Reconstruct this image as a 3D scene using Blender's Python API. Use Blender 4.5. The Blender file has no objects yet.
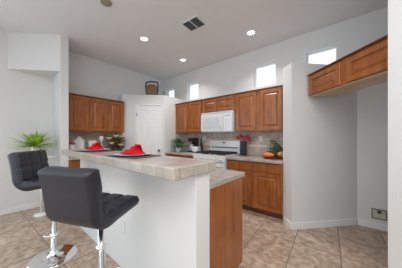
import bpy, bmesh, math, random
from mathutils import Vector, Matrix
random.seed(7)
C = bpy.context.scene.collection
scn = bpy.context.scene
R = math.radians

# ------------------------------------------------------------ camera
cam_d = bpy.data.cameras.new('camera'); cam = bpy.data.objects.new('camera', cam_d); C.objects.link(cam)
cam.location = (0, 0, 1.24); cam.rotation_euler = (R(90), 0, R(39.6))
cam_d.sensor_width = 36; cam_d.lens = 36*176/402; cam_d.shift_y = 3.5/402
cam_d.clip_start = 0.05
scn.camera = cam
# ------------------------------------------------------------ world, lights, exposure
w = bpy.data.worlds.new('sky'); scn.world = w; w.use_nodes = True
bg = w.node_tree.nodes['Background']; bg.inputs[0].default_value = (0.82, 0.93, 1.0, 1); bg.inputs[1].default_value = 0.98
scn.view_settings.view_transform = 'Standard'; scn.view_settings.look = 'None'
scn.view_settings.exposure = 0.5; scn.view_settings.gamma = 1.0; scn.view_settings.use_curve_mapping = False

def area(name, loc, rot, sx, sy, power, col):
    l = bpy.data.lights.new(name, 'AREA'); l.shape = 'RECTANGLE'; l.size = sx; l.size_y = sy
    l.energy = power; l.color = col
    o = bpy.data.objects.new(name, l); C.objects.link(o); o.location = loc; o.rotation_euler = rot
    return o
# daylight through the glass doors behind the camera and on the left
area('patio_door_daylight', (-0.8, -2.9, 1.3), (R(90), 0, 0), 5.0, 2.4, 38, (0.84, 0.92, 1.0))
area('left_window_daylight', (-4.2, -1.6, 1.35), (R(90), 0, R(-90)), 2.0, 2.0, 22, (0.72, 0.85, 1.0))
area('right_side_fill', (2.1, -0.9, 1.5), (R(90), 0, R(90)), 2.4, 2.2, 8, (0.9, 0.95, 1.0))  # added fill from the unseen right side to even out the light

area('rear_overhead_fill', (-0.5, -0.5, 2.9), (R(12), 0, 0), 3.2, 1.8, 42, (0.93, 0.97, 1.0))  # added broad overhead fill by the camera, no known fixture
area('nook_overhead_fill', (0.5, 0.55, 2.9), (0, 0, 0), 1.0, 1.0, 24, (1.0, 0.99, 0.97))  # fill panel added to brighten the nook walls and floor, not a real lamp

# ------------------------------------------------------------ node helpers
def newmat(name):
    m = bpy.data.materials.new(name); m.use_nodes = True
    nt = m.node_tree; b = nt.nodes['Principled BSDF']
    return m, nt, b
def nd(nt, t, **kw):
    n = nt.nodes.new(t)
    for k, v in kw.items(): setattr(n, k, v)
    return n
def mth(nt, op, a, b=None, c=None):
    n = nt.nodes.new('ShaderNodeMath'); n.operation = op
    for i, v in enumerate((a, b, c)):
        if v is None: continue
        if isinstance(v, (int, float)): n.inputs[i].default_value = v
        else: nt.links.new(v, n.inputs[i])
    return n.outputs[0]
def mixc(nt, f, a, b, mode='MIX'):
    n = nt.nodes.new('ShaderNodeMix'); n.data_type = 'RGBA'; n.blend_type = mode
    if isinstance(f, (int, float)): n.inputs[0].default_value = f
    else: nt.links.new(f, n.inputs[0])
    for i, v in ((6, a), (7, b)):
        if isinstance(v, tuple): n.inputs[i].default_value = (*v, 1)
        else: nt.links.new(v, n.inputs[i])
    return n.outputs[2]
def noise(nt, vec, scale, detail=3, rough=0.5):
    n = nt.nodes.new('ShaderNodeTexNoise'); n.inputs['Scale'].default_value = scale
    n.inputs['Detail'].default_value = detail; n.inputs['Roughness'].default_value = rough
    if vec is not None: nt.links.new(vec, n.inputs['Vector'])
    return n.outputs['Fac']
def ramp(nt, f, stops):
    n = nt.nodes.new('ShaderNodeValToRGB'); e = n.color_ramp.elements
    while len(e) < len(stops): e.new(0.5)
    for k, (p, c) in enumerate(stops): e[k].position = p; e[k].color = (*c, 1)
    nt.links.new(f, n.inputs[0]); return n.outputs[0]
def bump(nt, b, h, strength=0.2, dist=0.01):
    n = nt.nodes.new('ShaderNodeBump'); n.inputs['Strength'].default_value = strength; n.inputs['Distance'].default_value = dist
    nt.links.new(h, n.inputs['Height']); nt.links.new(n.outputs[0], b.inputs['Normal'])

def plain(name, col, rough=0.5, metal=0.0, var=0.06, scale=20, bmp=0.0, coat=0.0):
    m, nt, b = newmat(name)
    tc = nd(nt, 'ShaderNodeTexCoord').outputs['Object']
    f = noise(nt, tc, scale)
    a = tuple(min(1, c*(1+var)) for c in col); d = tuple(c*(1-var) for c in col)
    nt.links.new(ramp(nt, f, [(0.3, d), (0.7, a)]), b.inputs['Base Color'])
    b.inputs['Roughness'].default_value = rough; b.inputs['Metallic'].default_value = metal
    b.inputs['Coat Weight'].default_value = coat
    if bmp: bump(nt, b, f, bmp, 0.004)
    return m
def tiles(name, pitch, off, grout_w, cols, grout, rough=0.3, nscale=6, bmp=0.3, stops=(0.3, 0.5, 0.72), band=None, tilevar=0.12, turn=0.0):
    """stone tiles laid on a world grid; joints drawn on every face except along its own normal"""
    m, nt, b = newmat(name)
    g = nd(nt, 'ShaderNodeNewGeometry'); sp = nd(nt, 'ShaderNodeSeparateXYZ'); 
    pos = g.outputs['Position']
    if turn:
        vr = nd(nt, 'ShaderNodeVectorRotate'); vr.rotation_type = 'Z_AXIS'; nt.links.new(pos, vr.inputs['Vector'])
        vr.inputs['Angle'].default_value = -turn; pos = vr.outputs[0]
    nt.links.new(pos, sp.inputs[0])
    sn = nd(nt, 'ShaderNodeSeparateXYZ'); nt.links.new(g.outputs['True Normal'], sn.inputs[0])
    total = None; cells = []
    for a in range(3):
        if pitch[a] is None: continue
        q = mth(nt, 'DIVIDE', mth(nt, 'SUBTRACT', sp.outputs[a], off[a]), pitch[a])
        fr = mth(nt, 'FRACT', q)
        dist = mth(nt, 'MULTIPLY', mth(nt, 'MINIMUM', fr, mth(nt, 'SUBTRACT', 1.0, fr)), pitch[a])
        line = mth(nt, 'LESS_THAN', dist, grout_w/2)
        ok = mth(nt, 'LESS_THAN', mth(nt, 'ABSOLUTE', sn.outputs[a]), 0.6)
        line = mth(nt, 'MULTIPLY', line, ok)
        total = line if total is None else mth(nt, 'MAXIMUM', total, line)
        cells.append(mth(nt, 'FLOOR', q))
    cb = nd(nt, 'ShaderNodeCombineXYZ')
    for i, c in enumerate(cells): nt.links.new(c, cb.inputs[i])
    wn = nd(nt, 'ShaderNodeTexWhiteNoise'); wn.noise_dimensions = '3D'; nt.links.new(cb.outputs[0], wn.inputs['Vector'])
    sc = nd(nt, 'ShaderNodeVectorMath', operation='SCALE'); nt.links.new(wn.outputs['Color'], sc.inputs[0]); sc.inputs['Scale'].default_value = 9
    ad = nd(nt, 'ShaderNodeVectorMath', operation='ADD'); nt.links.new(g.outputs['Position'], ad.inputs[0]); nt.links.new(sc.outputs[0], ad.inputs[1])
    f = noise(nt, ad.outputs[0], nscale, 6, 0.62)
    col = ramp(nt, f, [(stops[0], cols[0]), (stops[1], cols[1]), (stops[2], cols[2])])
    k = mth(nt, 'ADD', mth(nt, 'MULTIPLY', wn.outputs['Value'], 2*tilevar), 1-tilevar)
    kk = nd(nt, 'ShaderNodeCombineXYZ')
    for i in range(3): nt.links.new(k, kk.inputs[i])
    col = mixc(nt, 1.0, col, kk.outputs[0], 'MULTIPLY')
    if band:
        z0, z1, bc = band
        inb = mth(nt, 'MULTIPLY', mth(nt, 'GREATER_THAN', sp.outputs[2], z0), mth(nt, 'LESS_THAN', sp.outputs[2], z1))
        col = mixc(nt, inb, col, bc)
    col = mixc(nt, total, col, grout)
    nt.links.new(col, b.inputs['Base Color'])
    b.inputs['Roughness'].default_value = rough
    h = mth(nt, 'SUBTRACT', mth(nt, 'MULTIPLY', f, 0.25), total)
    bump(nt, b, h, bmp, 0.004)
    return m
def wood(name, dark, mid, light, axis=2, rough=0.32):
    m, nt, b = newmat(name)
    tc = nd(nt, 'ShaderNodeTexCoord').outputs['Object']
    mp = nd(nt, 'ShaderNodeMapping'); nt.links.new(tc, mp.inputs[0])
    s = [14, 14, 14]; s[axis] = 1.6; mp.inputs['Scale'].default_value = s
    f = noise(nt, mp.outputs[0], 1.6, 5, 0.6)
    f2 = noise(nt, tc, 5, 2, 0.5)
    f = mth(nt, 'ADD', mth(nt, 'MULTIPLY', f, 0.65), mth(nt, 'MULTIPLY', f2, 0.35))
    nt.links.new(ramp(nt, f, [(0.32, dark), (0.5, mid), (0.68, light)]), b.inputs['Base Color'])
    b.inputs['Roughness'].default_value = rough; b.inputs['Coat Weight'].default_value = 0.2; b.inputs['Coat Roughness'].default_value = 0.25
    bump(nt, b, f, 0.08, 0.002)
    return m

M = {}
M['wall'] = plain('wall_paint', (0.73, 0.73, 0.72), 0.85, var=0.012, scale=3)
M['ceil'] = plain('ceiling_paint', (0.80, 0.80, 0.80), 0.9, var=0.012, scale=3)
M['trim'] = plain('white_trim_paint', (0.82, 0.82, 0.82), 0.45, var=0.01)
M['floor'] = tiles('travertine_floor', (0.435, 0.435, None), (0.095, 2.34, 0), 0.008,
                   ((0.29, 0.19, 0.125), (0.45, 0.335, 0.25), (0.62, 0.50, 0.40)), (0.15, 0.115, 0.09), 0.34, 14, 0.25, stops=(0.32, 0.5, 0.68), turn=R(3.5), tilevar=0.06)
M['counter'] = tiles('counter_tile', (0.152, 0.152, None), (-0.69, 0.615, 0), 0.006,
                     ((0.29, 0.23, 0.205), (0.41, 0.34, 0.31), (0.53, 0.46, 0.43)), (0.30, 0.26, 0.23), 0.28, 9, 0.2, tilevar=0.06)
M['counter_edge'] = tiles('counter_edge_tile', (0.152, 0.152, None), (-0.69, 0.615, 0), 0.006,
                     ((0.34, 0.29, 0.24), (0.43, 0.38, 0.325), (0.52, 0.47, 0.41)), (0.30, 0.265, 0.235), 0.3, 9, 0.2, tilevar=0.06)
M['splash'] = tiles('backsplash_tile', (0.155, 0.155, 0.155), (-0.78, 3.3, 0.925), 0.005,
                    ((0.41, 0.325, 0.275), (0.58, 0.475, 0.41), (0.72, 0.615, 0.545)), (0.30, 0.26, 0.225), 0.4, 10, 0.2, band=(1.06, 1.098, (0.82, 0.72, 0.60)), tilevar=0.08)
M['wood'] = wood('stained_maple', (0.20, 0.054, 0.012), (0.315, 0.097, 0.023), (0.42, 0.150, 0.044))
M['wood_in'] = wood('pale_maple', (0.42, 0.27, 0.14), (0.55, 0.38, 0.21), (0.66, 0.48, 0.28), 0)
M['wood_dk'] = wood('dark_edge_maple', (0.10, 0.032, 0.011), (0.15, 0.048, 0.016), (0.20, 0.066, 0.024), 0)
M['app'] = plain('white_enamel', (0.76, 0.77, 0.77), 0.2, var=0.01, coat=0.5)
M['appgrey'] = plain('pale_grey_plastic', (0.50, 0.53, 0.55), 0.25, var=0.03)
M['iron'] = plain('black_iron', (0.018, 0.018, 0.02), 0.45)
M['black'] = plain('black_plastic', (0.02, 0.02, 0.022), 0.3)
M['chrome'] = plain('chrome', (0.86, 0.87, 0.88), 0.07, 1.0, var=0.01)
M['brass'] = plain('dark_bronze', (0.10, 0.08, 0.065), 0.3, 1.0)
M['leather'] = plain('black_leatherette', (0.016, 0.018, 0.026), 0.40, var=0.15, scale=90, bmp=0.06)
for _k in ('leather',): M[_k].node_tree.nodes['Principled BSDF'].inputs['Specular IOR Level'].default_value = 0.5
M['leather_back'] = plain('charcoal_leatherette', (0.030, 0.031, 0.037), 0.42, var=0.12, scale=90, bmp=0.05)
M['red'] = plain('red_cloth', (0.50, 0.006, 0.016), 0.7, var=0.2, scale=14)
M['plate'] = plain('pale_plate', (0.62, 0.62, 0.63), 0.18, var=0.02)
M['mat'] = plain('dark_woven_mat', (0.10, 0.085, 0.08), 0.7, var=0.5, scale=120)
M['leaf'] = plain('fern_green', (0.30, 0.46, 0.04), 0.45, var=0.4, scale=9)
M['leafdk'] = plain('dark_leaf', (0.10, 0.20, 0.085), 0.45, var=0.5, scale=14)
M['olive'] = plain('olive_leaf', (0.17, 0.13, 0.04), 0.5, var=0.6, scale=12)
M['cream'] = plain('cream_petal', (0.62, 0.52, 0.34), 0.6, var=0.15)
M['white'] = plain('white_ceramic', (0.78, 0.78, 0.77), 0.25, var=0.01)
M['orange'] = plain('orange_squash_skin', (0.85, 0.20, 0.025), 0.35, var=0.15, scale=8)
M['amber'] = plain('amber_squash_skin', (0.62, 0.27, 0.03), 0.4, var=0.3, scale=12)
M['redplastic'] = plain('red_plastic', (0.36, 0.008, 0.03), 0.3)
M['wicker'] = plain('brown_wicker', (0.20, 0.12, 0.08), 0.7, var=0.45, scale=60, bmp=0.3)
M['wickerdk'] = plain('dark_twisted_cane', (0.055, 0.03, 0.025), 0.6, var=0.3)
M['duct'] = plain('dark_duct', (0.06, 0.06, 0.062), 0.8)
M['bronzetray'] = plain('dark_red_tray', (0.16, 0.03, 0.02), 0.4)
M['red'].node_tree.nodes['Principled BSDF'].inputs['Specular IOR Level'].default_value = 0.1
M['screen'] = plain('pale_microwave_screen', (0.62, 0.65, 0.67), 0.25, var=0.03)
m, nt, b = newmat('window_glass')
tr = nd(nt, 'ShaderNodeBsdfTransparent'); gl = nd(nt, 'ShaderNodeBsdfGlossy'); gl.inputs['Roughness'].default_value = 0.02
mx = nd(nt, 'ShaderNodeMixShader'); mx.inputs[0].default_value = 0.05
nt.links.new(tr.outputs[0], mx.inputs[1]); nt.links.new(gl.outputs[0], mx.inputs[2]); nt.links.new(mx.outputs[0], nt.nodes['Material Output'].inputs[0])
M['glass'] = m
m, nt, b = newmat('lit_lamp_lens')
b.inputs['Emission Color'].default_value = (1, 0.98, 1.0, 1); b.inputs['Emission Strength'].default_value = 2.2
M['lens'] = m

# ------------------------------------------------------------ mesh builder
class MB:
    def __init__(s): s.v = []; s.f = []; s.sm = []
    def add(s, vs, fs, smooth=False, mtx=None):
        n = len(s.v)
        s.v += [tuple(mtx @ Vector(v)) if mtx else tuple(v) for v in vs]
        s.f += [tuple(i+n for i in f) for f in fs]; s.sm += [smooth]*len(fs)
        return s
    def box(s, x0, x1, y0, y1, z0, z1, mtx=None):
        vs = [(x, y, z) for z in (z0, z1) for y in (y0, y1) for x in (x0, x1)]
        return s.add(vs, [(0, 2, 3, 1), (4, 5, 7, 6), (0, 1, 5, 4), (2, 6, 7, 3), (0, 4, 6, 2), (1, 3, 7, 5)], False, mtx)
    def prism(s, poly, z0, z1):
        a = sum(poly[i][0]*poly[(i+1) % len(poly)][1]-poly[(i+1) % len(poly)][0]*poly[i][1] for i in range(len(poly)))
        if a < 0: poly = poly[::-1]
        n = len(poly)
        vs = [(x, y, z0) for x, y in poly]+[(x, y, z1) for x, y in poly]
        return s.add(vs, [tuple(range(n-1, -1, -1)), tuple(range(n, 2*n))]+[(i, (i+1) % n, n+(i+1) % n, n+i) for i in range(n)])
    def lathe(s, prof, n=24, mtx=None, cx=0, cy=0):
        vs = []; fs = []
        for r, z in prof:
            for k in range(n):
                a = 2*math.pi*k/n; vs.append((cx+r*math.cos(a), cy+r*math.sin(a), z))
        for i in range(len(prof)-1):
            for k in range(n):
                k2 = (k+1) % n; fs.append((i*n+k, i*n+k2, (i+1)*n+k2, (i+1)*n+k))
        fs.append(tuple(range(n-1, -1, -1))); L = (len(prof)-1)*n; fs.append(tuple(range(L, L+n)))
        return s.add(vs, fs, True, mtx)
    def tube(s, pts, r, n=10, closed=False, mtx=None):
        pts = [Vector(p) for p in pts]; N = len(pts); vs = []; fs = []
        rr = r if isinstance(r, (list, tuple)) else [r]*N
        prev = None
        for i, p in enumerate(pts):
            if closed: t = pts[(i+1) % N]-pts[i-1]
            else: t = pts[min(i+1, N-1)]-pts[max(i-1, 0)]
            t.normalize()
            if prev is None:
                a = Vector((0, 0, 1)) if abs(t.z) < 0.9 else Vector((1, 0, 0)); u = t.cross(a).normalized()
            else: u = (prev-t*prev.dot(t)).normalized()
            prev = u; v = t.cross(u)
            for k in range(n):
                an = 2*math.pi*k/n; vs.append(tuple(p+(u*math.cos(an)+v*math.sin(an))*rr[i]))
        m_ = N if closed else N-1
        for i in range(m_):
            j = (i+1) % N
            for k in range(n):
                k2 = (k+1) % n; fs.append((i*n+k, i*n+k2, j*n+k2, j*n+k))
        if not closed: fs.append(tuple(range(n-1, -1, -1))); fs.append(tuple(range((N-1)*n, N*n)))
        return s.add(vs, fs, True, mtx)
    def ellipsoid(s, c, rad, nu=14, nv=8, mtx=None):
        prof = [(max(1e-4, math.sin(math.pi*i/nv)), -math.cos(math.pi*i/nv)) for i in range(nv+1)]
        T = Matrix.Translation(c) @ Matrix.Diagonal((*rad, 1))
        return s.lathe(prof, nu, (mtx @ T) if mtx else T)
    def build(s, name, mat, parent=None, bevel=0, seg=2, kind=None, subsurf=0):
        me = bpy.data.meshes.new(name); me.from_pydata(s.v, [], s.f)
        me.polygons.foreach_set('use_smooth', s.sm); me.materials.append(mat)
        bm = bmesh.new(); bm.from_mesh(me); bmesh.ops.recalc_face_normals(bm, faces=bm.faces); bm.to_mesh(me); bm.free()
        me.update()
        o = bpy.data.objects.new(name, me); C.objects.link(o)
        if parent: o.parent = parent
        if bevel:
            md = o.modifiers.new('bevel', 'BEVEL'); md.width = bevel; md.segments = seg; md.limit_method = 'ANGLE'
        if subsurf:
            md = o.modifiers.new('sub', 'SUBSURF'); md.levels = subsurf; md.render_levels = subsurf
        if kind: o['kind'] = kind
        return o
def thing(name, label, cat, loc=(0, 0, 0), rz=0.0, group=None):
    o = bpy.data.objects.new(name, None); C.objects.link(o); o.empty_display_size = 0.1
    o.location = loc; o.rotation_euler = (0, 0, rz); o['label'] = label; o['category'] = cat
    if group: o['group'] = group
    return o
def tag(o, label, cat, group=None):
    o['label'] = label; o['category'] = cat
    if group: o['group'] = group
    return o
def struct(name, mb, mat, bevel=0): return mb.build(name, mat, None, bevel, kind='structure')

# ------------------------------------------------------------ room shell
XL, YW, ZC, ZP = -4.26, 3.36, 2.965, 2.255
struct('floor', MB().box(-4.6, 2.6, -3.3, 3.6, -0.1, 0), M['floor'])
struct('ceiling', MB().box(-4.6, 2.6, -3.3, 3.6, ZC, ZC+0.1), M['ceil'])
# far (outside) wall with four clerestory openings
wins = [(-4.125, -3.76), (-3.262, -2.861), (-1.424, -1.005), (-0.519, -0.106)]
WZ0, WZ1 = 2.225, 2.65
mb = MB().box(-4.41, 2.4, YW, YW+0.14, 0, WZ0).box(-4.41, 2.4, YW, YW+0.14, WZ1, ZC)
xs = [-4.41]+[v for p in wins for v in p]+[2.4]
for i in range(0, len(xs), 2): mb.box(xs[i], xs[i+1], YW, YW+0.14, WZ0, WZ1)
struct('wall_far', mb, M['wall'])
for i, (a, b_) in enumerate(wins):
    mb = MB(); t = 0.022; y0, y1 = YW+0.075, YW+0.11
    mb.box(a, a+t, y0, y1, WZ0, WZ1).box(b_-t, b_, y0, y1, WZ0, WZ1).box(a+t, b_-t, y0, y1, WZ0, WZ0+t).box(a+t, b_-t, y0, y1, WZ1-t, WZ1)
    fr = struct('window_%d' % (i+1), mb, M['trim'])
    MB().box(a+t, b_-t, YW+0.09, YW+0.096, WZ0+t, WZ1-t).build('pane', M['glass'], fr)
struct('wall_left', MB().box(XL-0.15, XL, -3.15, YW, 0, ZC), M['wall'])
struct('wall_back', MB().box(-4.41, 2.4, -3.15, -3.0, 0, ZC), M['wall'])
struct('wall_right', MB().box(2.25, 2.4, -3.0, YW, 0, ZC), M['wall'])
# wing wall and the header over the recess to its left
WX, WY0, WY1 = -3.707, 0.776, 0.886
struct('wall_wing', MB().box(XL, WX, WY0, WY1, 0, ZC), M['wall'])
struct('wall_header', MB().prism([(WX, WY0), (XL, WY0), (XL, 0.205)], 2.36, ZC), M['wall'])
# pantry
struct('wall_pantry', MB().prism([(XL, 2.0), (-4.067, 2.0), (-3.367, 2.70), (-3.367, YW), (XL, YW)], 0, ZP), M['wall'])
# refrigerator nook: left stub
N0 = Vector((0.118, YW)); S0 = Vector((-0.572, 2.612)); S1 = Vector((-0.722, 2.77))
struct('wall_nook_left', MB().prism([S0[:], S1[:], (-0.722, YW), N0[:]], 0, ZP), M['wall'])
ed = Vector((0.7077, -0.7066)); dd = Vector((0.7066, 0.7077))
R1 = S0+ed*1.105+dd*0.03
def ray_to_wall(p): k = (YW-p.y)/dd.y; return p+dd*k
R2 = R1+ed*0.16
struct('wall_nook_right', MB().prism([R1[:], R2[:], ray_to_wall(R2)[:], ray_to_wall(R1)[:]], 0, ZC), M['wall'])
# baseboards
def skirting(name, pts, h=0.085, t=0.014):
    mb = MB()
    for p, q in zip(pts, pts[1:]):
        p = Vector(p); q = Vector(q); d = (q-p).normalized(); n = Vector((d.y, -d.x))
        mb.prism([p[:], q[:], (q+n*t)[:], (p+n*t)[:]], 0.0, h)
    return struct(name, mb, M['trim'])
skirting('baseboard_nook', [S1+Vector((0.02, -0.02)), S0, N0, ray_to_wall(R1)])
skirting('baseboard_left', [(XL, -3.0), (XL, WY0)])
skirting('baseboard_wing', [(XL, WY0), (WX, WY0), (WX, WY1)])
# half wall of the island
PX0, PX1, PY0, PY1 = -2.83, -0.709, 0.808, 0.95
struct('wall_island', MB().box(PX0, PX1, PY0, PY1, 0, 1.01), M['wall'], 0.004)

# ------------------------------------------------------------ cabinetry
def ringpanel(mb, x0, x1, z0, z1, yf, rings):
    """slab whose front (towards -y) steps through (inset, depth) rings"""
    vs = []; fs = []
    for ins, dep in rings:
        vs += [(x0+ins, yf+dep, z0+ins), (x1-ins, yf+dep, z0+ins), (x1-ins, yf+dep, z1-ins), (x0+ins, yf+dep, z1-ins)]
    for i in range(len(rings)-1):
        for k in range(4):
            k2 = (k+1) % 4; fs.append((i*4+k, i*4+k2, i*4+4+k2, i*4+4+k))
    L = len(rings)*4-4
    fs.append((L, L+1, L+2, L+3)); fs.append((3, 2, 1, 0))
    mb.add(vs, fs)
DOOR = [(0, 0.02), (0, 0.003), (0.004, 0), (0.052, 0), (0.057, 0.013), (0.068, 0.013), (0.088, 0.002)]
DRAW = [(0, 0.02), (0, 0.005), (0.008, 0)]
def front(parent, name, x0, x1, z0, z1, y, rings=DOOR):
    mb = MB(); ringpanel(mb, x0, x1, z0, z1, y, rings); return mb.build(name, M['wood'], parent)
def cab(name, label, cat, loc, rz, wd, dp, z0, z1, cols, drawers=False, crown=True, group=None, toe=False, lightbottom=False):
    """local: x right, front to -y, wall at y=0; loc z = 0"""
    t = thing(name, label, cat, (loc[0], loc[1], z0), rz, group)
    h = z1-z0; mb = MB(); tk = 0.095 if toe else 0
    if toe:
        mb.box(0, wd, -dp+0.02, -0.003, tk, h)
    else:
        mb.box(0, wd, -dp+0.02, -0.003, 0.018 if lightbottom else 0, h)
    mb.build('body', M['wood'], t)
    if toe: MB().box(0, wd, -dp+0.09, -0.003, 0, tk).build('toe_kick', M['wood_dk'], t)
    if lightbottom: MB().box(0.0, wd, -dp+0.035, -0.003, 0.004, 0.018).build('underside_panel', M['wood_in'], t)
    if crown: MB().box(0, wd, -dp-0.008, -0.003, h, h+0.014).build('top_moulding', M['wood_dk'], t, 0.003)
    for (a, b2) in cols:
        if drawers:
            front(t, 'drawer', a, b2, h-0.155, h-0.02, -dp, DRAW)
            front(t, 'door', a, b2, tk+0.012, h-0.172, -dp)
        else:
            front(t, 'door', a, b2, 0.022, h-0.022, -dp)
    return t
UZ0, UZ1 = 1.352, 2.078
# far wall uppers (front faces -y)
def rel(x0, *p): return [(a-x0, b-x0) for a, b in p]
cab('wall_cabinet', 'tall stained wood wall cabinet between pantry and microwave', 'cabinet', (-3.364, YW), 0, 0.884, 0.33, UZ0, UZ1, rel(-3.364, (-3.325, -2.935), (-2.89, -2.50)), group='stained wood wall cabinets')
cab('wall_cabinet', 'short stained wood wall cabinet directly above the white microwave', 'cabinet', (-2.48, YW), 0, 0.82, 0.33, 1.775, UZ1, rel(-2.48, (-2.45, -2.09), (-2.06, -1.70)), group='stained wood wall cabinets')
cab('wall_cabinet', 'tall stained wood wall cabinet right of microwave under large clerestory window', 'cabinet', (-1.66, YW), 0, 0.93, 0.33, UZ0, UZ1, rel(-1.66, (-1.635, -1.245), (-1.165, -0.81)), group='stained wood wall cabinets')
# left wall uppers (front faces +x)
cab('wall_cabinet', 'two-door stained wood wall cabinet on left wall beside wing wall', 'cabinet', (XL, WY1+0.004), R(90), 0.745, 0.32, 1.355, 2.05, [(0.055, 0.38), (0.415, 0.728)], group='stained wood wall cabinets')
cab('wall_cabinet', 'single-door stained wood wall cabinet on left wall beside pantry', 'cabinet', (XL, 1.635), R(90), 0.36, 0.32, 1.355, 2.05, [(0.018, 0.33)], group='stained wood wall cabinets')
# refrigerator cabinet across the nook
P = S0+dd*0.215
FB = P+dd*0.335+ed*0.012
cab('wall_cabinet', 'long low wood cabinet hanging high across the empty refrigerator nook', 'cabinet', (FB.x, FB.y), R(-44.96), 1.08, 0.335, 1.785, 2.07, [(0.025, 0.50), (0.575, 1.05)], lightbottom=True)
# base cabinets, far wall
YB = YW-2.74
cab('base_cabinet', 'wood base cabinet immediately right of the range', 'cabinet', (-1.665, YW), 0, 0.465, YB, 0, 0.85, rel(-1.665, (-1.648, -1.214)), True, False, 'stained wood base cabinets', True)
cab('base_cabinet', 'wood base cabinet at right end against the nook wall', 'cabinet', (-1.2, YW), 0, 0.476, YB, 0, 0.85, rel(-1.2, (-1.18, -0.755)), True, False, 'stained wood base cabinets', True)
cab('base_cabinet', 'wood base cabinet between pantry and the range', 'cabinet', (-3.36, YW), 0, 0.905, YB, 0, 0.85, rel(-3.36, (-3.34, -2.92), (-2.89, -2.475)), True, False, 'stained wood base cabinets', True)
# left wall base
cab('base_cabinet', 'wood base cabinet on left wall seen past the bar end', 'cabinet', (XL, WY1+0.004), R(90), 0.55, 0.60, 0, 0.85, [(0.02, 0.53)], True, False, 'stained wood base cabinets', True)
cab('base_cabinet', 'wood base cabinet on left wall next to the pantry', 'cabinet', (XL, 1.442), R(90), 0.55, 0.60, 0, 0.85, [(0.02, 0.53)], True, False, 'stained wood base cabinets', True)
# island cabinets: doors face the range
def island(x1, wd, cols, label):
    return cab('base_cabinet', label, 'cabinet', (x1, PY1), R(180), wd, 0.565, 0, 0.872, cols, True, False, 'island cabinets', True)
island(-0.742, 0.70, [(0.02, 0.34), (0.36, 0.68)], 'wood island cabinet whose plain side panel faces the walkway')
island(-1.443, 0.70, [(0.02, 0.34), (0.36, 0.68)], 'middle wood island cabinet behind the white half wall')
island(-2.144, 0.68, [(0.02, 0.33), (0.35, 0.66)], 'wood island cabinet at the far left end behind the half wall')

# counters
def counter(name, label, x0, x1, y0, y1, z0, z1, edges, notch=0.022):
    """field slab plus separate edge trim pieces on the named sides"""
    t = thing(name, label, 'countertop', ((x0+x1)/2, (y0+y1)/2, z0))
    cx, cy = (x0+x1)/2, (y0+y1)/2
    e = 0.045
    ax0 = x0+(e if 'l' in edges else 0); ax1 = x1-(e if 'r' in edges else 0)
    ay0 = y0+(e if 'f' in edges else 0); ay1 = y1-(e if 'b' in edges else 0)
    H = z1-z0
    MB().box(ax0-cx, ax1-cx, ay0-cy, ay1-cy, 0, H-0.002).build('tile_top', M['counter'], t)
    mb = MB()
    if 'f' in edges: mb.box(x0-cx, x1-cx, y0-cy, ay0-cy, 0, H)
    if 'b' in edges: mb.box(x0-cx, x1-cx, ay1-cy, y1-cy, 0, H)
    if 'l' in edges: mb.box(x0-cx, ax0-cx, ay0-cy, ay1-cy, 0, H)
    if 'r' in edges: mb.box(ax1-cx, x1-cx, ay0-cy, ay1-cy, 0, H)
    mb.build('edge_tile', M['counter_edge'], t, 0.008, 3)
    return t
counter('bar_counter', 'long raised tiled bar top on the white half wall', -2.92, -0.69, 0.615, 1.0, 1.01, 1.08, 'fblr')
counter('countertop', 'lower tiled worktop of the island behind the raised bar', -2.83, -0.738, PY1, 1.545, 0.872, 0.915, 'br')
counter('countertop', 'tiled worktop right of the range ending at the nook wall', -1.668, -0.724, 2.71, YW, 0.85, 0.89, 'f')
counter('countertop', 'tiled worktop between the pantry and the range', -3.365, -2.452, 2.71, YW, 0.85, 0.89, 'f')
counter('countertop', 'tiled worktop along the left wall under the cabinets', XL, -3.63, WY1+0.002, 1.996, 0.85, 0.89, 'r')
# backsplashes
tag(MB().box(-3.364, -0.724, YW-0.010, YW-0.001, 0.892, 1.351).build('backsplash', M['splash']), 'beige stone tile backsplash with a pale band on the range wall', 'backsplash')
tag(MB().box(XL+0.001, XL+0.010, WY1+0.002, 1.997, 0.892, 1.344).build('backsplash', M['splash']), 'beige stone tile backsplash on the left wall under the cabinets', 'backsplash')

# ------------------------------------------------------------ pantry door (local: x right along wall, -y out of the wall)
dn = Vector((-3.625, 2.442, 0))
pd = thing('door_1', 'white six-panel pantry door in the angled corner wall', 'door', dn, R(45)); pd['kind'] = 'structure'
for k in ('label', 'category'): del pd[k]
DW, DH = 0.285, 2.0
MB().box(-DW-0.028, -DW, -0.018, 0.0, 0, DH+0.03).box(DW, DW+0.028, -0.018, 0.0, 0, DH+0.03).box(-DW, DW, -0.018, 0.0, DH, DH+0.03).build('casing', M['trim'], pd, 0.003)
leaf = MB(); leaf.box(-DW+0.004, DW-0.004, -0.010, 0.0, 0.01, DH-0.004); leaf = leaf.build('leaf', M['trim'], pd)
PR = [(0, 0), (0.006, 0.006), (0.016, 0.006), (0.03, 0.0)]
for (z0, z1) in ((0.2, 0.86), (1.0, 1.62), (1.70, 1.9)):
    for (a, b_) in ((-0.225, -0.04), (0.04, 0.225)):
        mb = MB()
        vs = []; prs = [(0, 0.0), (0, -0.004), (0.008, -0.0045), (0.02, 0.003), (0.034, 0.003), (0.05, -0.004)]
        ringpanel(mb, a, b_, z0, z1, -0.0115, prs)
        mb.build('panel', M['trim'], leaf)
mb = MB(); mtx = Matrix.Translation((0.235, -0.010, 0.93)) @ Matrix.Rotation(R(90), 4, 'X')
mb.lathe([(0.026, 0), (0.026, 0.006), (0.010, 0.01), (0.010, 0.035), (0.024, 0.045), (0.027, 0.06), (0.018, 0.07), (0.001, 0.072)], 16, mtx)
mb.build('knob', M['brass'], pd)
for z in (0.25, 1.02, 1.78): MB().box(-DW-0.004, -DW+0.006, -0.024, -0.010, z-0.04, z+0.04).build('hinge', M['brass'], pd)

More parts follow.
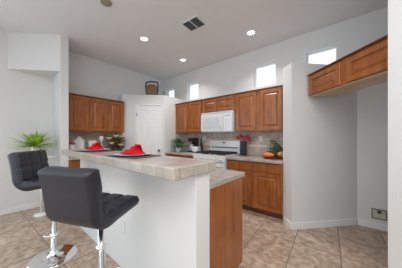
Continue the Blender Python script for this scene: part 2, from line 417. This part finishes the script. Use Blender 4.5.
# ------------------------------------------------------------ microwave
mw = thing('microwave', 'white over-the-range microwave under the short wall cabinet', 'microwave', (-2.075, YW-0.002, 1.352))
MB().box(-0.385, 0.385, -0.37, 0.0, 0, 0.415).build('body', M['app'], mw, 0.006)
d = MB().box(-0.38, 0.19, -0.395, -0.3705, 0.02, 0.36).build('door', M['app'], mw, 0.006)
MB().box(-0.32, 0.10, -0.399, -0.3955, 0.075, 0.30).build('door_window', M['screen'], d, 0.001)
MB().tube([(0.15, -0.396, 0.06), (0.15, -0.425, 0.09), (0.15, -0.43, 0.19), (0.15, -0.425, 0.29), (0.15, -0.396, 0.32)], 0.010).build('handle', M['app'], mw)
cp = MB().box(0.2, 0.378, -0.392, -0.3705, 0.02, 0.36).build('control_panel', M['app'], mw, 0.004)
MB().box(0.225, 0.355, -0.394, -0.3922, 0.30, 0.335).build('display', M['appgrey'], cp)
mb = MB()
for i in range(4):
    for j in range(3): mb.box(0.228+j*0.044, 0.262+j*0.044, -0.394, -0.3922, 0.06+i*0.052, 0.095+i*0.052)
mb.build('keypad', M['screen'], cp)
mb = MB()
for i in range(3): mb.box(-0.36, 0.36, -0.374, -0.3702, 0.371+i*0.014, 0.377+i*0.014)
mb.build('vent_grille', M['appgrey'], mw)

# ------------------------------------------------------------ range
rg = thing('gas_range', 'white freestanding gas range with black grates below the microwave', 'stove', (-2.06, YW-0.012, 0))
RW = 0.383
MB().box(-RW, RW, -0.62, -0.02, 0.06, 0.885).build('body', M['app'], rg, 0.005)
MB().box(-RW+0.02, RW-0.02, -0.56, -0.05, 0.0, 0.06).build('plinth', M['black'], rg)
MB().box(-RW-0.0, RW+0.0, -0.655, -0.02, 0.885, 0.905).build('cooktop', M['app'], rg, 0.008)
bgd = MB().box(-RW, RW, -0.075, -0.003, 0.905, 1.175).build('backguard', M['app'], rg, 0.012, 3)
MB().box(-0.34, 0.34, -0.080, -0.0752, 1.015, 1.035).build('vent_slot', M['duct'], bgd)
MB().box(-0.035, 0.035, -0.078, -0.0752, 1.115, 1.14).build('clock', M['duct'], bgd)
cpn = MB().box(-RW, RW, -0.66, -0.6205, 0.785, 0.884).build('control_panel', M['app'], rg, 0.01)
for i in range(5):
    MB().lathe([(0.022, 0), (0.021, 0.016), (0.010, 0.02), (0.008, 0.03), (0.001, 0.031)], 14, Matrix.Translation((-0.3+i*0.15, -0.66, 0.835)) @ Matrix.Rotation(R(90), 4, 'X')).build('knob', M['app'], cpn)
od = MB().box(-RW+0.004, RW-0.004, -0.655, -0.6205, 0.27, 0.772).build('oven_door', M['app'], rg, 0.008)
MB().box(-0.24, 0.24, -0.658, -0.6552, 0.38, 0.62).build('oven_window', M['duct'], od)
MB().tube([(-0.33, -0.655, 0.72), (-0.33, -0.69, 0.72), (0.33, -0.69, 0.72), (0.33, -0.655, 0.72)], 0.011).build('handle', M['app'], od)
dr = MB().box(-RW+0.004, RW-0.004, -0.655, -0.6205, 0.075, 0.255).build('storage_drawer', M['app'], rg, 0.008)
for sx in (-1, 1):
    for sy in (-0.5, -0.22):
        cx = sx*0.19
        MB().lathe([(0.058, 0), (0.055, 0.012), (0.04, 0.018), (0.001, 0.02)], 16, Matrix.Translation((cx, sy, 0.905))).build('burner', M['iron'], rg)
    mb = MB(); cx = sx*0.19
    for k in (-0.14, -0.047, 0.047, 0.14): mb.box(cx+k-0.009, cx+k+0.009, -0.60, -0.12, 0.925, 0.952)
    for k in (-0.60, -0.50, -0.36, -0.22, -0.132): mb.box(cx-0.149, cx+0.149, k-0.004, k+0.014, 0.925, 0.950)
    for a in (-0.14, 0.14):
        for yy in (-0.59, -0.13): mb.box(cx+a-0.008, cx+a+0.008, yy-0.008, yy+0.008, 0.905, 0.93)
    mb.build('grate', M['iron'], rg)

# ------------------------------------------------------------ bar stools
def smooth_path(ctrl, n):
    pts = []; c = [Vector(p) for p in ctrl]; c = [c[0]*2-c[1]]+c+[c[-1]*2-c[-2]]
    segs = len(c)-3
    for i in range(n+1):
        t = i/n*segs; k = min(int(t), segs-1); u = t-k
        p0, p1, p2, p3 = c[k:k+4]
        pts.append(0.5*((2*p1)+(p2-p0)*u+(2*p0-5*p1+4*p2-p3)*u*u+(3*p1-p0-3*p2+p3)*u**3))
    return pts
def make_stool(label, loc, rz, SH=0.805, W=0.368, fa=0.0, fr=0.09):
    """local: faces +y"""
    t = thing('bar_stool', label, 'bar stool', loc, rz, 'black tufted bar stools')
    # centre-line of the cushion, from the seat front to the top of the back: (y, z)
    ctrl = [(0.175, SH-0.026), (0.08, SH-0.032), (-0.04, SH-0.042), (-0.125, SH-0.050), (-0.178, SH-0.012), (-0.194, SH+0.07), (-0.206, SH+0.16), (-0.228, SH+0.265)]
    n = 96; path = smooth_path([(0, a, b) for a, b in ctrl], n)
    NU = 40; half = W/2
    lens = [0]
    for i in range(n): lens.append(lens[-1]+(path[i+1]-path[i]).length)
    L = lens[-1]
    def section(i):
        p = path[i]; tg = (path[min(i+1, n)]-path[max(i-1, 0)]).normalized()
        nrm = Vector((0, tg.z, -tg.y))      # inner (sitting) side
        if nrm.z < 0 and i < n/2: nrm = -nrm
        return p, nrm
    def pad(i0, i1, cells, name, mat, mat2):
        vs = []; fs = []; grid = {}
        T = lens[i1]-lens[i0]
        rows = list(range(i0, i1+1))
        for ri, i in enumerate(rows):
            p, nrm = section(i)
            if nrm.dot(Vector((0, 0.7, 0.7))) < 0: nrm = -nrm
            s_ = (lens[i]-lens[i0])/T; s0 = lens[i]
            endd = min(lens[i], L-lens[i])
            er = 0.022; k = min(1, endd/er); rnd = math.sqrt(max(0, 1-(1-k)**2))
            th = (0.004+(0.026+0.014*min(1, s0/0.3))*rnd)
            wid = half-0.018*(1-rnd)
            for side in (1, -1):
                for u in range(NU+1):
                    x = -1+2*u/NU
                    ex = min(1, (1-abs(x))*half/0.02); ex = math.sqrt(max(0, 1-(1-ex)**2))
                    off = th*(0.25+0.75*ex)
                    if side == 1:
                        cu = ((x+1)/2*3) % 1.0; cv = (s_*cells) % 1.0
                        du = min(cu, 1-cu)*W/3; dv = min(cv, 1-cv)*T/cells
                        edge_u = (abs(x) > 1-0.12); 
                        g = min(1, du/0.03); g2 = min(1, dv/0.03)
                        if edge_u: g = 1
                        if endd < 0.03: g2 = 1
                        off += 0.010*ex*rnd*((math.sin(g*math.pi/2))*(math.sin(g2*math.pi/2)))-0.006*ex*rnd
                    q = p+nrm*off*side
                    vs.append((x*wid, q.y, q.z))
        m2 = NU+1; rowlen = 2*m2
        for r in range(len(rows)-1):
            for u in range(NU):
                a = r*rowlen+u; fs.append((a, a+1, a+rowlen+1, a+rowlen))
                a = r*rowlen+m2+u; fs.append((a, a+rowlen, a+rowlen+1, a+1))
            for u in (0, NU):
                a = r*rowlen+u; b = a+m2; fs.append((a, b, b+rowlen, a+rowlen))
        for r in (0, len(rows)-1):
            for u in range(NU): a = r*rowlen+u; fs.append((a, a+1, a+1+m2, a+m2))
        mb = MB(); mb.add(vs, fs, True)
        return mb.build(name, mat, t)
    mid = 52
    pad(0, mid, 3, 'seat', M['leather'], None)
    pad(mid, n, 2, 'backrest', M['leather'], None)
    # under-seat mechanism plate
    MB().box(-0.09, 0.09, -0.09, 0.09, SH-0.09, SH-0.066).build('seat_plate', M['iron'], t, 0.004)
    MB().lathe([(0.205, 0.0), (0.205, 0.006), (0.19, 0.012), (0.10, 0.022), (0.045, 0.034), (0.034, 0.05), (0.030, 0.07), (0.001, 0.07)], 48).build('base', M['chrome'], t)
    MB().lathe([(0.027, 0.06), (0.027, 0.49), (0.031, 0.492), (0.031, 0.51), (0.018, 0.514), (0.018, SH-0.09)], 24).build('pole', M['chrome'], t)
    MB().tube([(-0.03, 0.02, SH-0.10), (-0.12, 0.03, SH-0.10), (-0.175, 0.03, SH-0.105)], [0.005, 0.005, 0.008], 8).build('lever', M['chrome'], t)
    ring = [(fr*math.sin(R(k*15)), fr+0.01-fr*math.cos(R(k*15)), 0.22) for k in range(24)]
    ft = MB().tube(ring, 0.008, 8, True).build('footrest', M['chrome'], t); ft.rotation_euler = (0, 0, fa)
    MB().lathe([(0.033, 0.20), (0.033, 0.245)], 18).build('collar', M['chrome'], t)
    return t
def c2w(X, Z): c, s = math.cos(R(39.6)), math.sin(R(39.6)); return (c*X-s*Z, s*X+c*Z)
a = c2w(-0.676, 1.19)
make_stool('black tufted bar stool in front, its smooth back turned to us', (a[0], a[1], 0), R(23.6))
make_stool('black tufted bar stool farther back, its quilted back cushion facing right', (-2.345, 0.435, 0), R(39.6-78), 0.838, 0.41, R(135), 0.06)

# ------------------------------------------------------------ plant by the left wall on a pedestal table
pt = thing('pedestal_table', 'small white pedestal table in the wall recess behind the stool', 'side table', (-3.77, 0.545, 0))
MB().lathe([(0.10, 0), (0.10, 0.02), (0.05, 0.03), (0.001, 0.03)], 28).build('base', M['white'], pt)
MB().lathe([(0.02, 0.03), (0.02, 0.915)], 16).build('leg', M['white'], pt)
MB().lathe([(0.19, 0.915), (0.195, 0.925), (0.19, 0.94)], 32).build('tabletop', M['white'], pt)
def blade(mb, base, az, el, length, wd, droop, n=7):
    """a leaf with thickness, arching"""
    d = Vector((math.cos(az), math.sin(az), 0)); side = Vector((-math.sin(az), math.cos(az), 0))
    vs = []; fs = []
    for i in range(n+1):
        t = i/n; e = el-droop*t
        if i == 0: p = Vector(base)
        else: p = p+(d*math.cos(e)+Vector((0, 0, 1))*math.sin(e))*length/n
        wv = wd*math.sin(math.pi*(0.12+0.88*t))**0.8+0.0008 if i < n else 0.0008
        up = Vector((0, 0, 1))*math.cos(e)-d*math.sin(e)
        for q in (p-side*wv, p+up*wv*0.15, p+side*wv, p-up*0.0015-up*wv*0.1): vs.append(tuple(q))
    for i in range(n):
        for k in range(4):
            k2 = (k+1) % 4; fs.append((i*4+k, i*4+k2, i*4+4+k2, i*4+4+k))
    fs.append((3, 2, 1, 0)); fs.append((n*4, n*4+1, n*4+2, n*4+3))
    mb.add(vs, fs, True)
vp = thing('potted_palm', 'bright green palm fronds in a slim white vase by left wall', 'plant', (-3.91, 0.475, 0.941))
MB().lathe([(0.034, 0), (0.042, 0.03), (0.042, 0.10), (0.034, 0.135), (0.038, 0.15), (0.028, 0.15), (0.026, 0.13)], 22).build('vase', M['white'], vp)
mb = MB()
for k in range(90):
    az = random.uniform(0, 2*math.pi); el = R(random.choice((14, 26, 38, 50, 62, 74)))+random.uniform(-.08, .08)
    blade(mb, (0, 0, 0.14), az, el, random.uniform(0.24, 0.36), 0.019, random.uniform(0.3, 0.8))
vx, vy = c2w(-1, 0); az0 = math.atan2(vy, vx)
blade(mb, (0, 0, 0.14), az0, R(20), 0.33, 0.014, 0.4); blade(mb, (0, 0, 0.14), az0+0.2, R(14), 0.40, 0.012, 0.2)
mb.build('fronds', M['leaf'], vp)

# ------------------------------------------------------------ place settings
def setting(loc, rz, lab, idx):
    m_ = MB().box(-0.20, 0.20, -0.135, 0.135, 0, 0.004).build('placemat', M['mat'], None, 0.002)
    m_.location = (loc[0], loc[1], 1.0805); m_.rotation_euler = (0, 0, rz); tag(m_, 'dark rectangular placemat '+lab, 'placemat', 'placemats on the bar')
    p = MB().lathe([(0.10, 0), (0.105, 0.003), (0.13, 0.006), (0.160, 0.013), (0.162, 0.016), (0.13, 0.010), (0.105, 0.006), (0.001, 0.005)], 40).build('dinner_plate', M['plate'])
    p.location = (loc[0], loc[1], 1.0860); tag(p, 'pale round plate '+lab, 'plate', 'plates on the bar')
    # folded cloth napkin: pleated fan with a raised peak
    n_u, n_v = 28, 16; vs = []; fs = []
    for i in range(n_u+1):
        u = i/n_u
        for j in range(n_v+1):
            v = j/n_v; x = (u-0.5)*0.25; y = (v-0.5)*0.15*(0.45+0.55*math.sin(math.pi*min(1, u*0.9+0.1)))
            pk = math.exp(-((u-0.62)/0.20)**2)*0.070+math.exp(-((u-0.25)/0.2)**2)*0.026
            z = 0.004+pk*(math.cos((v-0.5)*math.pi)**0.7)+0.006*math.sin(u*22+v*9)*math.sin(math.pi*v)
            vs.append((x, y, max(0.001, z)))
    m2 = n_v+1
    top = len(vs); vs += [(x, y, max(0, z-0.006)*0.6) for x, y, z in vs]
    for i in range(n_u):
        for j in range(n_v):
            a = i*m2+j; fs.append((a, a+1, a+m2+1, a+m2)); fs.append((top+a, top+a+m2, top+a+m2+1, top+a+1))
    for i in range(n_u):
        for j in (0, n_v): a = i*m2+j; fs.append((a, a+m2, top+a+m2, top+a))
    for j in range(n_v):
        for i in (0, n_u): a = i*m2+j; fs.append((a, a+1, top+a+1, top+a))
    mb = MB(); mb.add(vs, fs, True)
    mb.tube([(0.055, -0.045, 0.02), (0.06, -0.02, 0.075), (0.065, 0.01, 0.07), (0.06, 0.04, 0.02)], [0.008, 0.014, 0.014, 0.008], 8)
    nk = mb.build('napkin', M['red']); nk.location = (loc[0], loc[1], 1.1000); nk.rotation_euler = (0, 0, rz)
    tag(nk, 'folded bright red cloth napkin '+lab, 'napkin', 'napkins on the bar')
setting((-1.435, 0.81), R(8), 'on the bar nearer the camera', 0)
setting((-2.30, 0.81), R(8), 'farther from the camera along the bar', 1)

# ------------------------------------------------------------ left wall counter
ZL = 0.8905
bh = thing('birdhouse', 'white house-shaped ornament on the left counter near wing wall', 'ornament', (-4.02, 1.14, ZL), R(60))
MB().prism([(-0.075, -0.06), (0.075, -0.06), (0.075, 0.06), (-0.075, 0.06)], 0, 0.27).add([(-0.075, -0.06, 0.27), (0.075, -0.06, 0.27), (0, -0.06, 0.345), (-0.075, 0.06, 0.27), (0.075, 0.06, 0.27), (0, 0.06, 0.345)], [(0, 1, 2), (4, 3, 5), (0, 2, 5, 3), (1, 4, 5, 2), (0, 3, 4, 1)]).build('body', M['white'], bh)
MB().box(-0.012, 0.112, -0.075, 0.075, -0.006, 0.006, Matrix.Translation((0, 0, 0.356)) @ Matrix.Rotation(R(45), 4, 'Y')).box(-0.112, 0.012, -0.075, 0.075, -0.006, 0.006, Matrix.Translation((0, 0, 0.356)) @ Matrix.Rotation(R(-45), 4, 'Y')).build('roof', M['white'], bh)
fr = thing('picture_frame', 'small white framed picture standing on the left counter', 'picture frame', (-4.06, 1.38, ZL), R(90-39.6+39.6))
MB().box(-0.075, 0.075, -0.012, 0.012, 0, 0.285).build('frame', M['white'], fr, 0.004)
MB().lathe([(0.03, 0), (0.03, 0.003)], 18, Matrix.Translation((0.015, -0.0125, 0.20)) @ Matrix.Rotation(R(90), 4, 'X')).build('round_motif', M['leafdk'], fr)
jr = thing('small_jar', 'little red-lidded jar at the counter end by wing wall', 'jar', (-3.84, 0.97, ZL))
MB().lathe([(0.04, 0), (0.046, 0.02), (0.046, 0.21), (0.038, 0.225)], 20).build('body', M['plate'], jr)
MB().lathe([(0.048, 0.226), (0.048, 0.255), (0.02, 0.262), (0.001, 0.264)], 20).build('lid', M['redplastic'], jr)
fa = thing('flower_arrangement', 'dark olive and cream magnolia arrangement on the left counter by pantry', 'flower arrangement', (-3.97, 1.825, ZL))
MB().lathe([(0.06, 0), (0.09, 0.05), (0.085, 0.14), (0.06, 0.17), (0.055, 0.17), (0.05, 0.15)], 22).build('pot', M['wickerdk'], fa)
mb = MB()
for k in range(190):
    az = random.uniform(0, 2*math.pi); r0 = random.uniform(0, 0.12); z0 = random.uniform(0.15, 0.36)
    blade(mb, (r0*math.cos(az), r0*math.sin(az), z0), az+random.uniform(-.5, .5), R(random.uniform(-15, 60)), random.uniform(0.10, 0.16), 0.028, 0.7, 5)
mb.v = [(max(x, -0.27), min(y, 0.16), min(max(z, 0.01), 0.455)) for x, y, z in mb.v]
mb.build('leaves', M['olive'], fa)
for (x, y, z) in ((0.10, -0.14, 0.20), (0.16, 0.03, 0.16), (0.12, 0.06, 0.33), (0.13, -0.06, 0.35), (0.05, -0.17, 0.30)):
    mb = MB()
    for k in range(7): blade(mb, (x, y, z), k*0.9, R(25), 0.09, 0.04, -0.5, 4)
    mb.ellipsoid((x, y, z+0.008), (0.015, 0.015, 0.013), 10, 6)
    mb.build('blossom', M['cream'], fa)
cn = MB().lathe([(0.018, 0), (0.02, 0.01), (0.008, 0.02), (0.008, 0.24), (0.02, 0.25), (0.035, 0.30), (0.045, 0.335), (0.035, 0.37), (0.015, 0.38), (0.001, 0.382)], 20).build('ball_ornament', M['white'])
cn.location = (-4.02, 1.535, ZL); tag(cn, 'white ball-topped ornament left of the magnolia arrangement', 'ornament')

# ------------------------------------------------------------ counter between pantry and range
ZK = 0.8905
pl = thing('potted_plant', 'bushy dark green plant in a white pot beside the pantry', 'plant', (-3.16, 2.96, ZK))
MB().lathe([(0.045, 0), (0.062, 0.01), (0.068, 0.10), (0.072, 0.115), (0.06, 0.115), (0.055, 0.10)], 22).build('pot', M['white'], pl)
mb = MB()
for k in range(110):
    az = random.uniform(0, 2*math.pi); blade(mb, (0.02*math.cos(az), 0.02*math.sin(az), 0.10+random.uniform(0, 0.12)), az, R(random.uniform(5, 85)), random.uniform(0.13, 0.25), 0.021, random.uniform(0.2, 1.2), 5)
mb.build('foliage', M['leafdk'], pl)
cm = thing('coffee_maker', 'black drip coffee maker under the cabinet beside the plant', 'coffee maker', (-2.90, 3.21, ZK))
MB().box(-0.07, 0.07, -0.13, 0.11, 0, 0.03).box(-0.07, 0.07, 0.02, 0.11, 0.03, 0.25).box(-0.07, 0.07, -0.12, 0.11, 0.25, 0.34).build('body', M['black'], cm, 0.008)
MB().lathe([(0.05, 0.031), (0.06, 0.06), (0.06, 0.13), (0.045, 0.17), (0.05, 0.18)], 20, None, 0, -0.055).build('carafe', M['appgrey'], cm)
ts = thing('toaster', 'white two-slot toaster on the counter left of the range', 'toaster', (-2.71, 3.11, ZK))
MB().box(-0.085, 0.085, -0.07, 0.07, 0.012, 0.14).build('body', M['app'], ts, 0.025, 4)
for y in (-0.03, 0.03): MB().box(-0.06, 0.06, y-0.012, y+0.012, 0.139, 0.142).build('slot', M['black'], ts)
MB().box(-0.087, 0.087, -0.072, 0.072, 0, 0.014).build('base', M['black'], ts, 0.003)
MB().box(0.085, 0.10, -0.015, 0.015, 0.08, 0.095).build('lever', M['black'], ts, 0.002)
bt = thing('bottle', 'dark bottle standing behind the white toaster', 'bottle', (-2.70, 3.27, ZK))
MB().lathe([(0.035, 0), (0.037, 0.01), (0.037, 0.19), (0.014, 0.24), (0.013, 0.30)], 20).build('body', M['black'], bt)
MB().lathe([(0.016, 0.30), (0.016, 0.33)], 14).build('cap', M['redplastic'], bt)
b2 = MB().lathe([(0.045, 0), (0.055, 0.012), (0.062, 0.05), (0.055, 0.05), (0.04, 0.012)], 22).build('bowl', plain('pink_glaze', (0.5, 0.25, 0.24), 0.3)); b2.location = (-2.53, 3.2, ZK)
tag(b2, 'small pink bowl left of the white range', 'bowl')

# ------------------------------------------------------------ counter right of range
uc = thing('knife_block', 'tall black utensil block with red handled tools beside the range', 'utensil holder', (-1.575, 3.22, ZK))
MB().box(-0.05, 0.05, -0.05, 0.05, 0, 0.27).build('block', M['black'], uc, 0.01)
for i, (dx, dy, ll) in enumerate(((-0.075, -0.02, 0.085), (-0.035, 0.01, 0.11), (0.03, -0.03, 0.07), (0.125, -0.02, 0.045), (0.07, 0.0, 0.10))):
    x0 = (i-2)*0.018
    o = MB().tube([(x0, 0, 0.268), (x0+dx*0.5, dy*0.5, 0.27+ll*0.6), (x0+dx, dy, 0.27+ll)], 0.006, 8)
    o.ellipsoid((x0+dx, dy, 0.27+ll), (0.036, 0.014, 0.040), 12, 8)
    o.build('tool', M['redplastic'], uc)
tr_ = MB().lathe([(0.09, 0), (0.15, 0.008), (0.175, 0.022), (0.17, 0.026), (0.14, 0.014), (0.001, 0.010)], 36).build('serving_tray', M['bronzetray'])
tr_.location = (-0.95, 3.06, ZK); tag(tr_, 'dark red round tray under the squash at the counter end', 'tray')
def squash(loc, rad, mat, rz, lab):
    t = thing('squash', lab, 'squash', loc, rz, 'squash on the red tray')
    vs = []; fs = []; NU, NV = 28, 12
    for i in range(NV+1):
        a = math.pi*i/NV; 
        for k in range(NU):
            b = 2*math.pi*k/NU; rr = 1+0.05*math.cos(b*8)
            r_ = max(0.01, math.sin(a))*rr*(1-0.22*math.cos(a))
            vs.append((-math.cos(a)*rad[0], r_*math.cos(b)*rad[1], r_*math.sin(b)*rad[2]+rad[2]*1.04))
    for i in range(NV):
        for k in range(NU): k2 = (k+1) % NU; fs.append((i*NU+k, i*NU+k2, (i+1)*NU+k2, (i+1)*NU+k))
    mb = MB(); mb.add(vs, fs, True); mb.build('flesh', mat, t)
    MB().tube([(rad[0]*0.97, 0, rad[2]*1.04), (rad[0]+0.02, 0, rad[2]*1.15), (rad[0]+0.035, 0.006, rad[2]*1.4)], [0.009, 0.007, 0.008], 8).build('stem', M['olive'], t)
    return t
squash((-1.01, 3.00, ZK+0.016), (0.098, 0.046, 0.040), M['orange'], R(175), 'bright orange squash lying front left on the tray')
squash((-0.84, 3.08, ZK+0.016), (0.062, 0.05, 0.048), M['amber'], R(60), 'amber squash lying nearest the white nook wall')
pg = thing('leafy_greens', 'spray of long dark green leaves lying behind the squash', 'greens', (-0.80, 3.265, ZK+0.004))
mb = MB()
for k in range(44):
    az = R(random.uniform(172, 212)); el = R(random.choice((28, 40, 52, 60))+random.uniform(-5, 5))
    blade(mb, (0.0, 0.0, 0.012+random.uniform(0, 0.03)), az, el, random.uniform(0.26, 0.44), 0.026, random.uniform(0.4, 1.0), 6)
mb.v = [(min(x, 0.065), min(y, 0.07), max(z, 0.006)) for x, y, z in mb.v]
mb.build('leaves', M['leafdk'], pg)
MB().tube([(0, 0, 0.03), (-0.08, -0.02, 0.17), (-0.17, -0.04, 0.27), (-0.27, -0.05, 0.30)], [0.012, 0.012, 0.01, 0.006], 8).build('curved_stalk', M['wickerdk'], pg)

# ------------------------------------------------------------ wicker jug basket on the pantry top
bk = thing('wicker_basket', 'brown wicker basket with a dark arched handle on top of pantry', 'basket', (-3.67, 2.55, ZP), R(42))
vs = []
mb = MB(); prof = [(0.105, 0.0), (0.128, 0.01), (0.135, 0.08), (0.134, 0.19), (0.12, 0.235), (0.09, 0.265), (0.08, 0.27), (0.075, 0.25)]
def sq(r, z, n=32):
    o = []
    for k in range(n):
        a = 2*math.pi*k/n; c, s_ = math.cos(a), math.sin(a); f = (abs(c)**4+abs(s_)**4)**-0.25
        o.append((r*f*c, r*f*s_*0.72, z))
    return o
for r, z in prof: vs += sq(r, z)
n = 32; fs = [(i*n+k, i*n+(k+1) % n, (i+1)*n+(k+1) % n, (i+1)*n+k) for i in range(len(prof)-1) for k in range(n)]
fs += [tuple(range(n-1, -1, -1)), tuple(range((len(prof)-1)*n, len(prof)*n))]
mb.add(vs, fs, True); mb.build('body', M['wicker'], bk)
mb = MB(); mb.tube([(-0.128, 0, 0.03), (-0.138, 0, 0.12), (-0.15, 0, 0.26), (-0.13, 0, 0.33), (-0.05, 0, 0.345), (0.05, 0, 0.345), (0.13, 0, 0.33), (0.15, 0, 0.26), (0.145, 0, 0.12), (0.13, 0, 0.03)], 0.017, 10)
mb.build('handle', M['wickerdk'], bk)
# ------------------------------------------------------------ ceiling fittings
for (x, y, lab) in ((-2.726, 1.739, 'round recessed ceiling light above the left end of island'), (-1.213, 2.757, 'round recessed ceiling light nearest the right window wall'), (-2.805, 2.762, 'round recessed ceiling light above the range area by pantry')):
    t = thing('recessed_light', lab, 'ceiling light', (x, y, ZC), 0, 'recessed ceiling lights')
    MB().lathe([(0.062, -0.001), (0.066, -0.008), (0.088, -0.005), (0.09, -0.001)], 32).build('trim_ring', M['white'], t)
    MB().lathe([(0.001, -0.003), (0.06, -0.003), (0.062, -0.0012), (0.001, -0.001)], 32).build('lens', M['lens'], t)
    l = bpy.data.lights.new('downlight', 'AREA'); l.shape = 'DISK'; l.size = 0.12; l.energy = 4.8; l.spread = R(115); l.color = (1, 0.98, 0.96)
    o = bpy.data.objects.new('downlight', l); C.objects.link(o); o.parent = t; o.location = (0, 0, -0.02)
vt = thing('ceiling_vent', 'rectangular white ceiling air vent with dark louvres', 'vent', (-1.79, 1.99, ZC), R(3))
vw, vh = 0.155, 0.13
MB().box(-vw, vw, -vh, -vh+0.02, -0.008, -0.0005).box(-vw, vw, vh-0.02, vh, -0.008, -0.0005).box(-vw, -vw+0.02, -vh+0.02, vh-0.02, -0.008, -0.0005).box(vw-0.02, vw, -vh+0.02, vh-0.02, -0.008, -0.0005).box(-0.007, 0.007, -vh+0.02, vh-0.02, -0.008, -0.0005).build('frame', M['trim'], vt)
MB().box(-vw+0.02, vw-0.02, -vh+0.02, vh-0.02, -0.003, -0.0005).build('duct', M['duct'], vt)
for i in range(7):
    y = -vh+0.035+i*0.031
    for (a, b_) in ((-vw+0.02, -0.007), (0.007, vw-0.02)):
        MB().box(a, b_, -0.007, 0.007, -0.0006, 0.0006, Matrix.Translation((0, y, -0.008)) @ Matrix.Rotation(R(50), 4, 'X')).build('louvre', M['appgrey'], vt)
sd = MB().lathe([(0.055, -0.022), (0.065, -0.012), (0.067, -0.0005)], 28).build('smoke_detector', plain('tan_plastic', (0.30, 0.26, 0.19), 0.5)); sd.location = (-2.36, 0.955, ZC)
tag(sd, 'small round tan detector on the ceiling at the top edge of the picture', 'smoke detector')
# ------------------------------------------------------------ outlets
def outlet(name, label, loc, rz, group=None, w=0.036, h=0.058):
    t = thing(name, label, 'outlet', loc, rz, group)
    pl = MB().box(-w, w, -0.006, -0.0005, -h, h).build('plate', M['white'], t, 0.002)
    for z in (-0.02, 0.02):
        k = MB().box(-0.014, 0.014, -0.008, -0.006, z-0.013, z+0.013).build('socket', M['trim'], t)
        for x in (-0.0065, 0.0065): MB().box(x-0.0015, x+0.0015, -0.0085, -0.008, z-0.006, z+0.006).build('slot', M['duct'], k)
outlet('power_outlet', 'white outlet on the backsplash left of the range', (-2.66, YW-0.010, 1.215), 0)
outlet('power_outlet', 'white outlet on the backsplash right of the utensil block', (-1.275, YW-0.010, 1.215), 0)
outlet('wall_outlet', 'white outlet chest-high on the nook wall above the water box', (0.385, YW, 1.19), 0)
outlet('power_outlet', 'white outlet low on the island half wall by the stool', (-1.62, PY0, 0.40), 0)
# refrigerator water box in the nook
wb_ = thing('water_outlet_box', 'recessed refrigerator water outlet box low on the nook wall', 'outlet box', (0.338, YW-0.0005, 0.205), 0)
MB().box(-0.075, 0.075, -0.010, 0, 0.055, 0.068).box(-0.075, 0.075, -0.010, 0, -0.068, -0.055).box(-0.075, -0.062, -0.010, 0, -0.055, 0.055).box(0.062, 0.075, -0.010, 0, -0.055, 0.055).build('frame', plain('olive_plastic', (0.20, 0.20, 0.13), 0.5), wb_)
MB().box(-0.062, 0.062, -0.004, 0, -0.055, 0.055).build('back_plate', plain('cream_plastic', (0.55, 0.56, 0.46), 0.5), wb_)
MB().box(-0.018, 0.018, -0.03, -0.004, 0.02, 0.05).build('valve', M['duct'], wb_)
